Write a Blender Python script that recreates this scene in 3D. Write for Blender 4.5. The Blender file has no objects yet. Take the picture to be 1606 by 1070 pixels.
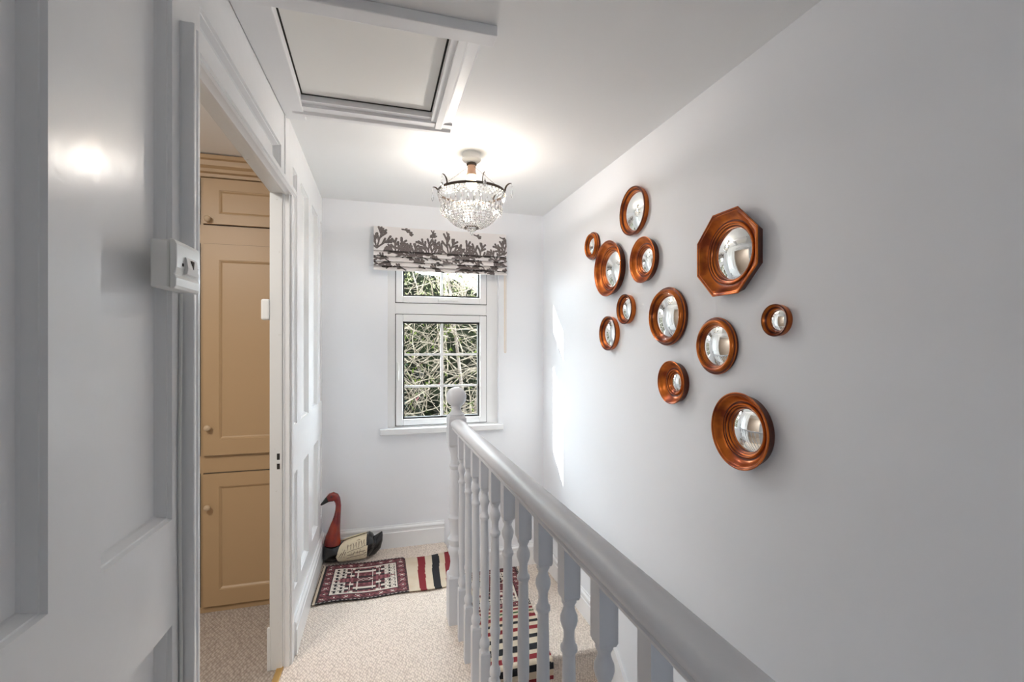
import bpy, math, random
import numpy as np
from mathutils import Vector
R = math.radians
random.seed(7)
C = bpy.context.scene.collection
SC = bpy.context.scene

# ------------------------------------------------------------------ camera, world, sun, lights, exposure
TH = math.atan(215/740.)
EYE = 1.434
cd = bpy.data.cameras.new('camera'); cam = bpy.data.objects.new('camera', cd); C.objects.link(cam)
cam.location = (0, 0, EYE); cam.rotation_euler = (R(90), 0, -TH)
cd.sensor_width = 36; cd.lens = 740/1606*36; cd.shift_y = 9/1606; cd.clip_start = .02
SC.camera = cam

w = bpy.data.worlds.new('sky'); SC.world = w; w.use_nodes = True
bg = w.node_tree.nodes['Background']
bg.inputs[0].default_value = (.82, .91, 1, 1); bg.inputs[1].default_value = 10.0

def lamp(name, kind, loc, energy, color, aim=None, **kw):
    d = bpy.data.lights.new(name, kind); d.energy = energy; d.color = color
    for k, v in kw.items(): setattr(d, k, v)
    o = bpy.data.objects.new(name, d); C.objects.link(o); o.location = loc
    if aim: o.rotation_euler = Vector(aim).to_track_quat('-Z', 'Y').to_euler()
    return o
lamp('sun', 'SUN', (-3, 5, 4), 5.5, (1, .96, .9), aim=(1, -.47, -.5), angle=R(.6))
# unseen fill lamps added: one behind the camera, one to brighten the bedroom
lamp('rear_fill_light', 'AREA', (-.9, -3.9, 1.5), 12, (.84, .92, 1), aim=(.3, 1, 0), shape='RECTANGLE', size=.9, size_y=1.1)
lamp('bedroom_fill_light', 'AREA', (-1.2, 1.15, 2.43), 12.5, (1, .96, .91), aim=(.02, .25, -1), shape='RECTANGLE', size=.5, size_y=.5)
for nm, loc, aim, sx, sy in (('window_portal', (.48, 3.63, 1.49), (0, -1, 0), .66, 1.2),):
    p_ = lamp(nm, 'AREA', loc, 1, (1, 1, 1), aim=aim, shape='RECTANGLE', size=sx, size_y=sy); p_.data.cycles.is_portal = True
V = SC.view_settings
V.view_transform = 'Standard'; V.look = 'None'; V.gamma = 1; V.exposure = 1.66; V.use_curve_mapping = False
SC.cycles.max_bounces = 14; SC.cycles.diffuse_bounces = 8; SC.cycles.glossy_bounces = 6
SC.cycles.transmission_bounces = 10; SC.cycles.transparent_max_bounces = 24

# ------------------------------------------------------------------ materials
def mat(name, col, rough=.5, metal=0., bump=None, var=None, spec=None, coat=0., emit=None, trans=0., coords='Object'):
    m = bpy.data.materials.new(name); m.use_nodes = True
    nt = m.node_tree; b = nt.nodes['Principled BSDF']
    b.inputs['Base Color'].default_value = (*col, 1); b.inputs['Roughness'].default_value = rough
    b.inputs['Metallic'].default_value = metal
    if spec is not None: b.inputs['Specular IOR Level'].default_value = spec
    if coat: b.inputs['Coat Weight'].default_value = coat; b.inputs['Coat Roughness'].default_value = .15
    if trans: b.inputs['Transmission Weight'].default_value = trans
    if emit: b.inputs['Emission Color'].default_value = (*emit[:3], 1); b.inputs['Emission Strength'].default_value = emit[3]
    tc = nt.nodes.new('ShaderNodeTexCoord')
    if var:      # (scale, colour2, contrast lo, hi, stretch)
        n = nt.nodes.new('ShaderNodeTexNoise'); n.inputs['Scale'].default_value = var[0]; n.inputs['Detail'].default_value = 5
        mp = nt.nodes.new('ShaderNodeMapping'); mp.inputs['Scale'].default_value = var[4] if len(var) > 4 else (1, 1, 1)
        r = nt.nodes.new('ShaderNodeMapRange'); r.inputs[1].default_value = var[2]; r.inputs[2].default_value = var[3]
        mx = nt.nodes.new('ShaderNodeMix'); mx.data_type = 'RGBA'
        mx.inputs[6].default_value = (*col, 1); mx.inputs[7].default_value = (*var[1], 1)
        L = nt.links.new
        L(tc.outputs[coords], mp.inputs[0]); L(mp.outputs[0], n.inputs['Vector']); L(n.outputs[0], r.inputs[0]); L(r.outputs[0], mx.inputs[0]); L(mx.outputs[2], b.inputs['Base Color'])
    if bump:     # (kind, scale, strength, distance)
        if bump[0] == 'noise':
            n = nt.nodes.new('ShaderNodeTexNoise'); n.inputs['Detail'].default_value = 4
        else:
            n = nt.nodes.new('ShaderNodeTexVoronoi')
        n.inputs['Scale'].default_value = bump[1]
        bp = nt.nodes.new('ShaderNodeBump'); bp.inputs['Strength'].default_value = bump[2]; bp.inputs['Distance'].default_value = bump[3]
        nt.links.new(tc.outputs[coords], n.inputs['Vector']); nt.links.new(n.outputs[0], bp.inputs['Height']); nt.links.new(bp.outputs[0], b.inputs['Normal'])
    return m

M = {}
M['wall'] = mat('wall_paint', (.862, .875, .905), .62, bump=('noise', 9, .06, .01))
M['ceil'] = mat('ceiling_paint', (.87, .875, .875), .75, bump=('noise', 7, .05, .01))
M['gloss'] = mat('white_gloss_woodwork', (.865, .872, .882), .24, bump=('noise', 14, .12, .006))
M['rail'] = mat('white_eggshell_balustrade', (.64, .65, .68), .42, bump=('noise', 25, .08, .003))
M['jamb'] = mat('worn_white_paint', (.74, .75, .74), .4, var=(30, (.55, .54, .5), .66, .75), bump=('noise', 40, .15, .003))
M['upvc'] = mat('white_upvc', (.88, .88, .88), .25)
M['gasket'] = mat('black_rubber', (.015, .015, .015), .6)
M['plastic'] = mat('white_plastic', (.82, .82, .80), .3)
M['dark'] = mat('dark_gap', (.02, .018, .016), .8)
M['hatchpanel'] = mat('hatch_board_paint', (.86, .855, .83), .6, var=(3, (.80, .785, .74), .6, .8))
M['satin'] = mat('white_satin_trim', (.84, .845, .86), .5, bump=('noise', 14, .1, .004))
M['tan'] = mat('tan_painted_wood', (.44, .30, .165), .42, bump=('noise', 18, .05, .004))
M['tanpale'] = mat('tan_knob', (.52, .40, .27), .35)  # knobs in a paler tan than the doors
M['darkroom'] = mat('room_shade_paint', (.30, .30, .31), .8)  # darkened paint stands in for the shade of an unlit room
M['bedwall'] = mat('bedroom_wall', (.55, .48, .42), .7)
M['mirror'] = mat('silvered_convex_glass', (.93, .95, .94), .015, metal=1)
M['frame'] = mat('burnished_copper_gilt', (.60, .150, .012), .30, metal=.6, coat=.12, var=(14, (.24, .038, .004), .42, .66), bump=('noise', 60, .12, .002))
M['frame_dk'] = mat('dark_burnished_gilt', (.13, .024, .006), .36, metal=.5, coat=.1, var=(25, (.05, .010, .004), .45, .7), bump=('noise', 60, .1, .002))
M['bronze'] = mat('dark_bronze', (.07, .052, .04), .4, metal=.8)
M['copper'] = mat('copper_lampholder', (.50, .30, .20), .45, metal=.2)
M['bulb'] = mat('lit_bulb', (1, .9, .7), .3, emit=(1, .78, .48, 14))
M['blackpaint'] = mat('glossy_black_paint', (.012, .012, .013), .22, coat=.3)
M['redpaint'] = mat('red_lacquer', (.17, .007, .009), .24, coat=.4, var=(9, (.34, .026, .007), .42, .65))
M['carvedcream'] = mat('carved_cream_wood', (.86, .76, .55), .6, var=(40, (.28, .17, .08), .60, .72, (1, 1, 3)), bump=('noise', 45, .5, .004))
M['groove'] = mat('brown_groove', (.16, .09, .045), .7)
M['brass'] = mat('brass_threshold', (.65, .42, .16), .35, metal=.8)
M['cord'] = mat('cream_cord', (.78, .62, .46), .6)
# carpet: looped weave
def carpet(name, c1, c2, scale):
    m = mat(name, c1, .95, spec=.1); nt = m.node_tree; b = nt.nodes['Principled BSDF']; L = nt.links.new
    tc = nt.nodes.new('ShaderNodeTexCoord')
    mp = nt.nodes.new('ShaderNodeMapping'); mp.inputs['Rotation'].default_value = (0, 0, R(38)); mp.inputs['Scale'].default_value = (1, .55, 1)
    v = nt.nodes.new('ShaderNodeTexVoronoi'); v.inputs['Scale'].default_value = scale; v.inputs['Randomness'].default_value = .45
    n = nt.nodes.new('ShaderNodeTexNoise'); n.inputs['Scale'].default_value = 5
    mx = nt.nodes.new('ShaderNodeMix'); mx.data_type = 'RGBA'; mx.inputs[6].default_value = (*c1, 1); mx.inputs[7].default_value = (*c2, 1)
    r = nt.nodes.new('ShaderNodeMapRange'); r.inputs[1].default_value = .25; r.inputs[2].default_value = .75
    bp = nt.nodes.new('ShaderNodeBump'); bp.inputs['Strength'].default_value = .9; bp.inputs['Distance'].default_value = .006; bp.invert = True
    L(tc.outputs['Object'], mp.inputs[0]); L(mp.outputs[0], v.inputs['Vector']); L(v.outputs[0], r.inputs[0]); L(r.outputs[0], mx.inputs[0])
    L(mx.outputs[2], b.inputs['Base Color']); L(v.outputs[0], bp.inputs['Height']); L(bp.outputs[0], b.inputs['Normal'])
    return m
M['carpet'] = carpet('cream_looped_carpet', (.90, .80, .71), (.58, .49, .42), 110)
M['carpet2'] = carpet('greige_twist_carpet', (.52, .46, .40), (.32, .27, .23), 90)
# thin window glass: clear with a fresnel sheen
def thin_glass():
    m = bpy.data.materials.new('window_glass'); m.use_nodes = True; nt = m.node_tree; nt.nodes.clear()
    o = nt.nodes.new('ShaderNodeOutputMaterial'); t = nt.nodes.new('ShaderNodeBsdfTransparent'); g = nt.nodes.new('ShaderNodeBsdfGlossy')
    t.inputs[0].default_value = (.96, .98, .97, 1); g.inputs['Roughness'].default_value = .02
    lw = nt.nodes.new('ShaderNodeLayerWeight'); lw.inputs[0].default_value = .5; pw = nt.nodes.new('ShaderNodeMath'); pw.operation = 'POWER'; pw.inputs[1].default_value = 4
    f = nt.nodes.new('ShaderNodeMath'); f.operation = 'MULTIPLY_ADD'; f.inputs[1].default_value = .8; f.inputs[2].default_value = .03; mx = nt.nodes.new('ShaderNodeMixShader')
    L = nt.links.new; L(lw.outputs['Facing'], pw.inputs[0]); L(pw.outputs[0], f.inputs[0]); L(f.outputs[0], mx.inputs[0]); L(t.outputs[0], mx.inputs[1]); L(g.outputs[0], mx.inputs[2]); L(mx.outputs[0], o.inputs[0])
    return m
M['pane'] = thin_glass()
def crystal():
    m = bpy.data.materials.new('crystal'); m.use_nodes = True; nt = m.node_tree; nt.nodes.clear()
    o = nt.nodes.new('ShaderNodeOutputMaterial'); t = nt.nodes.new('ShaderNodeBsdfTransparent'); g = nt.nodes.new('ShaderNodeBsdfGlass')
    g.inputs['IOR'].default_value = 1.6; g.inputs['Roughness'].default_value = 0.0; mx = nt.nodes.new('ShaderNodeMixShader'); mx.inputs[0].default_value = .78
    L = nt.links.new; L(t.outputs[0], mx.inputs[1]); L(g.outputs[0], mx.inputs[2]); L(mx.outputs[0], o.inputs[0])
    return m
M['crystal'] = crystal()

# ------------------------------------------------------------------ mesh helpers
class MB:
    def __init__(s): s.v = []; s.f = []; s.mi = []
    def add(s, vs, fs, mi=0):
        k = len(s.v); s.v += [tuple(p) for p in vs]
        for f in fs: s.f.append([i+k for i in f]); s.mi.append(mi)
    def box(s, a, b, mi=0, fn=None):
        x0, y0, z0 = a; x1, y1, z1 = b
        P = [(x0,y0,z0),(x1,y0,z0),(x1,y1,z0),(x0,y1,z0),(x0,y0,z1),(x1,y0,z1),(x1,y1,z1),(x0,y1,z1)]
        if fn: P = [fn(*p) for p in P]
        s.add(P, [(0,3,2,1),(4,5,6,7),(0,1,5,4),(1,2,6,5),(2,3,7,6),(3,0,4,7)], mi)
    def lathe(s, prof, n=24, org=(0,0,0), axis='Z', rad=None, mi=0, cap=True):
        # prof: (r, h); rad(theta, i) multiplies r
        ox, oy, oz = org; V_ = []
        for i, (r, h) in enumerate(prof):
            for j in range(n):
                a = 2*math.pi*j/n; q = r*(rad(a, i) if rad else 1)
                u, v = q*math.cos(a), q*math.sin(a)
                if axis == 'Z': V_.append((ox+u, oy+v, oz+h))
                else: V_.append((ox-h, oy+u, oz+v))        # axis '-X': h goes towards -X
        F = [(i*n+j, i*n+(j+1) % n, (i+1)*n+(j+1) % n, (i+1)*n+j) for i in range(len(prof)-1) for j in range(n)]
        if cap:
            if prof[0][0] > 1e-5: F.append(tuple(range(n))[::-1])
            if prof[-1][0] > 1e-5: F.append(tuple(range((len(prof)-1)*n, len(prof)*n)))
        s.add(V_, F, mi)
    def tube(s, pts, rs, n=8, mi=0, flat=1.0, cap=True):
        pts = [Vector(p) for p in pts]; m = len(pts)
        if not hasattr(rs, '__len__'): rs = [rs]*m
        up = Vector((0, 0, 1)); V_ = []
        for i, p in enumerate(pts):
            t = (pts[min(i+1, m-1)]-pts[max(i-1, 0)]).normalized()
            if i == 0:
                a = t.cross(up);  a = a if a.length > .05 else t.cross(Vector((0, 1, 0)))
                a.normalize()
            else: a = (a - t*a.dot(t)).normalized()
            b = t.cross(a)
            for j in range(n):
                th = 2*math.pi*j/n; V_.append(p + a*math.cos(th)*rs[i]*flat + b*math.sin(th)*rs[i])
        F = [(i*n+j, i*n+(j+1) % n, (i+1)*n+(j+1) % n, (i+1)*n+j) for i in range(m-1) for j in range(n)]
        if cap: F += [tuple(range(n))[::-1], tuple(range((m-1)*n, m*n))]
        s.add(V_, F, mi)
    def prism(s, prof, fn, t0, t1, mi=0):
        # closed profile points (a, b) swept from t0 to t1: fn(a, b, t)
        n = len(prof); V_ = [fn(a, b, t0) for a, b in prof] + [fn(a, b, t1) for a, b in prof]
        F = [(j, (j+1) % n, (j+1) % n+n, j+n) for j in range(n)] + [tuple(range(n))[::-1], tuple(range(n, 2*n))]
        s.add(V_, F, mi)
    def build(s, name, m, parent=None, smooth=None, bevel=0, fix=True):
        me = bpy.data.meshes.new(name); me.from_pydata(s.v, [], s.f); me.update()
        for x in (m if isinstance(m, (list, tuple)) else [m]): me.materials.append(M[x] if isinstance(x, str) else x)
        if any(s.mi): me.polygons.foreach_set('material_index', s.mi)
        if fix:
            import bmesh
            bm = bmesh.new(); bm.from_mesh(me); bmesh.ops.recalc_face_normals(bm, faces=bm.faces); bm.to_mesh(me); bm.free()
        if smooth is not None:
            me.polygons.foreach_set('use_smooth', [True]*len(me.polygons))
            try: me.set_sharp_from_angle(angle=R(smooth))
            except Exception: pass
        o = bpy.data.objects.new(name, me); C.objects.link(o)
        if bevel:
            b = o.modifiers.new('bevel', 'BEVEL'); b.width = bevel; b.segments = 2; b.limit_method = 'ANGLE'; b.angle_limit = R(40)
        if parent:
            o.parent = parent
            o.matrix_parent_inverse = Vector((0,0,0)) and parent.matrix_world.inverted() if False else o.matrix_parent_inverse
            if parent.type == 'EMPTY' and not parent.parent:
                o.matrix_parent_inverse.translation = -parent.location   # part meshes are in world space
            elif parent.parent is None: pass
        return o

def thing(name, label, cat, loc=(0,0,0), group=None):
    o = bpy.data.objects.new(name, None); C.objects.link(o); o.location = loc; o.empty_display_size = .05
    o['label'] = label; o['category'] = cat
    if group: o['group'] = group
    return o
def tag(o, label, cat, group=None, kind=None):
    o['label'] = label; o['category'] = cat
    if group: o['group'] = group
    if kind: o['kind'] = kind
    return o
def struct(o, label=None, cat=None):
    o['kind'] = 'structure'
    if label: o['label'] = label
    if cat: o['category'] = cat
    return o

XW, XL, YF, HC = 1.266, -.35, 3.48, 2.457
QZ = -.25                       # quarter landing, one step down
_n = math.hypot(.046, 1)
def NW(u, z, n=0.):             # near part of the left wall: u runs towards the camera, n into the landing
    return (-.369 - .046*u/_n + n/_n, 2.31 - u/_n - .046*n/_n, z)
def FW(u, z, n=0.):             # far part: u = world Y
    return (XL - .0162*(YF-u) + n, u, z)
TW = .076                       # thickness of the partition

def panel_sheet(mb, fn, u0, u1, z0, z1, rec, holes=(), depth=.026, sl=.012, mi=0):
    us = sorted({u0, u1, *[a for r in list(rec)+list(holes) for a in (r[0], r[1])]})
    zs = sorted({z0, z1, *[a for r in list(rec)+list(holes) for a in (r[2], r[3])]})
    us = [a for a in us if u0-1e-6 <= a <= u1+1e-6]; zs = [a for a in zs if z0-1e-6 <= a <= z1+1e-6]
    for i in range(len(us)-1):
        for j in range(len(zs)-1):
            cu, cz = (us[i]+us[i+1])/2, (zs[j]+zs[j+1])/2
            if any(r[0] < cu < r[1] and r[2] < cz < r[3] for r in list(rec)+list(holes)): continue
            mb.add([fn(us[i],zs[j]),fn(us[i+1],zs[j]),fn(us[i+1],zs[j+1]),fn(us[i],zs[j+1])], [(0,1,2,3)], mi)
    for a, b, c, d in rec:
        steps = [(0, 0), (.002, depth*.28), (.005, depth*.30), (sl*.8, depth*.85), (sl, depth)]
        for k in range(len(steps)-1):
            (s0, n0), (s1, n1) = steps[k], steps[k+1]
            P = [fn(a+s0,c+s0,-n0),fn(b-s0,c+s0,-n0),fn(b-s0,d-s0,-n0),fn(a+s0,d-s0,-n0),
                 fn(a+s1,c+s1,-n1),fn(b-s1,c+s1,-n1),fn(b-s1,d-s1,-n1),fn(a+s1,d-s1,-n1)]
            mb.add(P, [(0,1,5,4),(1,2,6,5),(2,3,7,6),(3,0,4,7)], mi)
        mb.add([fn(a+sl,c+sl,-depth),fn(b-sl,c+sl,-depth),fn(b-sl,d-sl,-depth),fn(a+sl,d-sl,-depth)], [(0,1,2,3)], mi)

# ------------------------------------------------------------------ the setting
# left partition, panelled, with the doorway
DO = 1.047                      # doorway width along the wall
mb = MB()
recN = []
for k in range(6):
    ue = 1.127+.372*k; recN += [(ue, ue+.252, 1.061, 2.277), (ue, ue+.252, .28, .832)]
recN.append((.15, .98, 2.155, 2.277))
panel_sheet(mb, NW, 0, 3.52, -.02, HC+.03, recN, holes=[(0, DO, -.02, 2.15)], depth=.030)
recF = []
for ya, ye in ((2.40, 2.515), (2.625, 2.88), (3.01, 3.27), (3.385, 3.465)): recF += [(ya, ye, 1.061, 2.277), (ya, ye, .28, .832)]
panel_sheet(mb, FW, 2.31, YF, -.02, HC+.03, recF, depth=.024)
panel_sheet(mb, lambda u, z, n=0: NW(u, z, -TW), 0, 3.52, -.02, HC+.03, [], holes=[(0, DO, -.02, 2.16)])
panel_sheet(mb, lambda u, z, n=0: FW(u, z, -TW), 2.31, YF, -.02, HC+.03, [])
for (u, z0, z1) in ((0, -.02, 2.15), (DO, -.02, 2.15)):
    mb.add([NW(u,z0,0),NW(u,z0,-TW),NW(u,z1,-TW),NW(u,z1,0)], [(0,1,2,3)])
mb.add([NW(0,2.15,0),NW(DO,2.15,0),NW(DO,2.16,-TW),NW(0,2.16,-TW)], [(0,1,2,3)])
struct(mb.build('wall_left', 'gloss', fix=False))

# right wall
mb = MB(); mb.box((XW, -1.3, -2.8), (XW+.12, YF+.14, HC+.05)); struct(mb.build('wall_right', 'wall'))
# far wall with window hole
WX0, WX1, WZ0, WZ1 = .087, .905, .85, 2.16
mb = MB()
for a, b in (((-2.0,YF,-2.8),(WX0,YF+.14,HC+.05)), ((WX1,YF,-2.8),(XW+.12,YF+.14,HC+.05)), ((WX0,YF,-2.8),(WX1,YF+.14,WZ0)), ((WX0,YF,WZ1),(WX1,YF+.14,HC+.05))): mb.box(a, b)
struct(mb.build('wall_far', 'wall'))
# back wall with an open doorway; dark-painted room added behind to hold back light
mb = MB(); BX0, BX1 = XL+.05, 1.0
for a, b in (((-2.0,-1.34,-2.8),(BX0,-1.2,HC+.05)), ((BX1,-1.34,-2.8),(XW+.12,-1.2,HC+.05)), ((BX0,-1.34,2.15),(BX1,-1.2,HC+.05)), ((BX0,-1.34,-2.8),(BX1,-1.2,-.3))): mb.box(a, b)
struct(mb.build('wall_back', 'wall'))
mb = MB()
for a, b in (((-1.2,-4.1,-.3),(1.5,-4.0,HC)), ((-1.3,-4.0,-.3),(-1.2,-1.34,HC)), ((1.4,-4.0,-.3),(1.5,-1.34,HC)), ((-1.3,-4.1,HC),(1.5,-1.34,HC+.1)), ((-1.3,-4.1,-.4),(1.5,-1.34,-.3))): mb.box(a, b)
struct(mb.build('wall_added_dark_room', 'darkroom'))
# bedroom walls
mb = MB(); mb.box((-2.0, -1.2, -2.8), (-1.9, YF, HC+.05)); struct(mb.build('wall_bedroom', 'bedwall'))
mb = MB(); mb.box((.36, -1.2, -2.7), (.437, 2.41, -.241)); mb.box((.36, 2.41, -2.7), (.4575, 2.47, -.241)); struct(mb.build('wall_stairwell', 'wall'))
# floors
mb = MB(); mb.prism([NW(3.512,0,-.035)[:2],(.437,-1.2),(.437,2.41),(.49,2.41),(.49,YF),FW(YF,0,-.035)[:2],FW(2.31,0,-.035)[:2]], lambda a, b, t: (a, b, t), -.24, 0)
fl = mb.build('floor', 'carpet', bevel=.008); struct(fl)
mb = MB(); mb.prism([NW(3.512,0,-.0355)[:2],FW(2.31,0,-.0355)[:2],FW(YF,0,-.0355)[:2],(-1.9,YF),(-1.9,-1.2)], lambda a, b, t: (a, b, t), -.24, -.001); struct(mb.build('floor', 'carpet2'))
mb = MB(); mb.box((-2, -1.3, -2.8), (XW, YF, -2.7)); struct(mb.build('floor', 'carpet2'))
# string board under the balustrade
mb = MB(); mb.box((.438, -1.2, -.30), (.455, 2.44, -.012)); struct(mb.build('trim_1', 'gloss', bevel=.002))
mb = MB(); mb.box((.491, 2.5, QZ+.002), (.499, YF-.02, -.01)); struct(mb.build('trim_2', 'carpet'))
# ceiling with the loft opening
HX0, HX1, HY0, HY1 = -.30, .245, 1.50, 2.10
mb = MB()
for a, b in (((-2.0,-1.3,HC),(HX0,YF+.1,HC+.12)), ((HX1,-1.3,HC),(XW+.1,YF+.1,HC+.12)), ((HX0,-1.3,HC),(HX1,HY0,HC+.12)), ((HX0,HY1,HC),(HX1,YF+.1,HC+.12))): mb.box(a, b)
struct(mb.build('ceiling', 'ceil'))

# skirting boards
def skirt_prof(h, t=.018):
    return [(0,0),(t,0),(t,h-.05),(t-.004,h-.046),(t-.004,h-.030),(t,h-.026),(t-.002,h-.016),(t-.010,h-.008),(t-.012,h),(0,h)]
mb = MB(); mb.prism(skirt_prof(.158), lambda a, b, t: (t, YF-a, b), XL+.019, .49); struct(mb.build('baseboard_far', 'gloss', smooth=25))
mb = MB(); mb.prism(skirt_prof(.158), lambda a, b, t: (t, YF-a, QZ+b), .5, XW-.019); struct(mb.build('baseboard_far', 'gloss', smooth=25))
mb = MB(); mb.prism(skirt_prof(.158), lambda a, b, t: (XW-a, t, QZ+b), 2.44, YF)
# sloping string down the stairs
sl = .2/.23
mb.add([(XW-.02,2.44,QZ+.158),(XW,2.44,QZ+.158),(XW-.02,2.44,QZ-.35),(XW,2.44,QZ-.35),
        (XW-.02,.1,QZ+.158-2.34*sl),(XW,.1,QZ+.158-2.34*sl),(XW-.02,.1,QZ-.35-2.34*sl),(XW,.1,QZ-.35-2.34*sl)],
       [(0,4,6,2),(0,1,5,4),(1,3,7,5),(2,6,7,3),(0,2,3,1),(4,5,7,6)])
struct(mb.build('baseboard_right', 'gloss', smooth=25))
mb = MB(); mb.prism(skirt_prof(.165, .020), lambda a, b, t: FW(t, b, a), 2.385, YF-.0); struct(mb.build('baseboard_left', 'gloss', smooth=25))
mb = MB(); mb.prism(skirt_prof(.165, .020), lambda a, b, t: NW(t, b, a), DO+.048, 3.51); struct(mb.build('baseboard_left', 'gloss', smooth=25))

# door frame
dr = thing('door_1', '', '', NW(.4, 0)); del dr['category']; del dr['label']; struct(dr)
mb = MB()
mb.box((0.0, 0, -TW-.002), (.012, 2.118, -.027), fn=NW); mb.box((0.0, 0, -TW-.012), (.014, .19, -TW+.004), fn=NW)
mb.build('jamb', 'jamb', dr, bevel=.002)
mb = MB(); mb.box((DO-.012, 0, -TW-.002), (DO, 2.13, .001), fn=NW); mb.build('jamb', 'jamb', dr, bevel=.002)
mb = MB(); mb.add([NW(0,2.117,-.012),NW(0,2.117,-TW-.001),NW(DO,2.117,-.060),NW(DO,2.117,-.012),NW(0,2.16,-.012),NW(0,2.16,-TW-.001),NW(DO,2.16,-.060),NW(DO,2.16,-.012)], [(0,1,2,3),(4,7,6,5),(0,4,5,1),(1,5,6,2),(2,6,7,3),(3,7,4,0)]); mb.build('door_head', 'jamb', dr, bevel=.002)
def arch(prof, fn, t0, t1):
    m = MB(); m.prism(prof, fn, t0, t1); return m
ap = [(-.004,-.050),(-.004,-.019),(.001,-.017),(.001,-.010),(.006,-.008),(.006,-.001),(.012,.001),(.012,.008),(.020,.011),(.058,.011),(.066,.004),(.068,-.0005),(.012,-.002),(.012,-.050)]
arch(ap, lambda a, b, t: FW(2.311+a, t, b), 0, 2.165).build('architrave', 'gloss', dr, smooth=20)
an = [(0,0),(0,.020),(.007,.026),(.016,.026),(.021,.021),(.026,.021),(.031,.027),(.043,.028),(.0445,.026),(.0445,0)]
arch(an, lambda a, b, t: NW(DO+a-.002, t, b), 0, 2.164).build('architrave', 'gloss', dr, smooth=20)
ah = [(0,-.02),(0,-.012),(.004,-.004),(.006,.008),(.010,.014),(.014,.013),(.018,.019),(.036,.019),(.044,.012),(.052,.008),(.052,-.02)]
arch(ah, lambda a, b, t: NW(t, 2.114+a, b), -.068, DO+.040).build('architrave', 'gloss', dr, smooth=20)
for za, zb in ((.890, .915), (.932, .960)):
    mb = MB(); mb.box((.0115, za, -.048), (.0128, zb, -.036), fn=NW); mb.build('keep_slot', 'dark', dr)
mb = MB(); mb.box((.0, .0, -.050), (DO, .007, -.022), fn=NW); mb.build('threshold_strip', 'brass', dr, bevel=.002)
# plain raised board over the doorway joint
mb = MB(); mb.box((.080, 2.17, .0), (.092, HC, .004), fn=NW); struct(mb.build('trim_3', 'gloss'))

# ------------------------------------------------------------------ loft hatch
lh = thing('loft_hatch', 'white loft hatch with moulded frame in the ceiling', 'loft hatch', (-.03, 1.8, HC))
mb = MB(); mb.box((HX0+.006, HY0+.008, HC+.012), (HX1-.008, HY1-.008, HC+.035)); mb.build('hatch_panel', 'hatchpanel', lh, bevel=.002)
mb = MB(); mb.box((HX0+.006, HY1-.014, HC+.0105), (HX1-.004, HY1-.005, HC+.0115)); mb.box((HX0+.008, HY0+.01, HC+.0105), (HX0+.016, HY1-.014, HC+.0115)); mb.box((HX1-.012, HY0+.01, HC+.0105), (HX1-.004, HY1-.014, HC+.0115)); mb.build('painted_gap_shade', 'dark', lh)  # dark strips painted in as the shade of the panel gap
mb = MB(); mb.box((HX0-.01, HY0-.01, HC+.036), (HX1+.01, HY1+.01, HC+.05)); mb.build('backing', 'dark', lh)
fz = HC-.028
# far frame, stepped
mb = MB(); mb.prism([(2.095,HC+.03),(2.095,fz+.016),(2.125,fz+.016),(2.125,fz+.004),(2.165,fz+.004),(2.175,fz-.006),(2.195,fz-.006),(2.205,fz+.006),(2.25,fz+.016),(2.262,HC),(2.262,HC+.03)],
  lambda a, b, t: (t, a, b), -.335, .335); mb.build('frame_board', 'satin', lh, smooth=20)
mb = MB(); mb.prism([(.240,HC+.03),(.240,fz+.010),(.262,fz+.010),(.262,fz),(.29,fz),(.30,fz+.008),(.335,fz+.014),(.345,HC),(.345,HC+.03)],
  lambda a, b, t: (a, t, b), 1.50, 2.20); mb.build('frame_board', 'satin', lh, smooth=20)
mb = MB(); mb.prism([(-.290,HC+.03),(-.290,fz),(-.40,fz),(-.40,HC+.03)], lambda a, b, t: (a if a > -.3 else -.367-.046*(2.31-t), t, b), 1.2, 2.25); mb.build('frame_board', 'satin', lh, bevel=.003)
mb = MB(); mb.box((-.375, 1.455, fz-.006), (.375, 1.515, HC-.0005)); mb.build('batten', 'satin', lh, bevel=.003)

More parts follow.
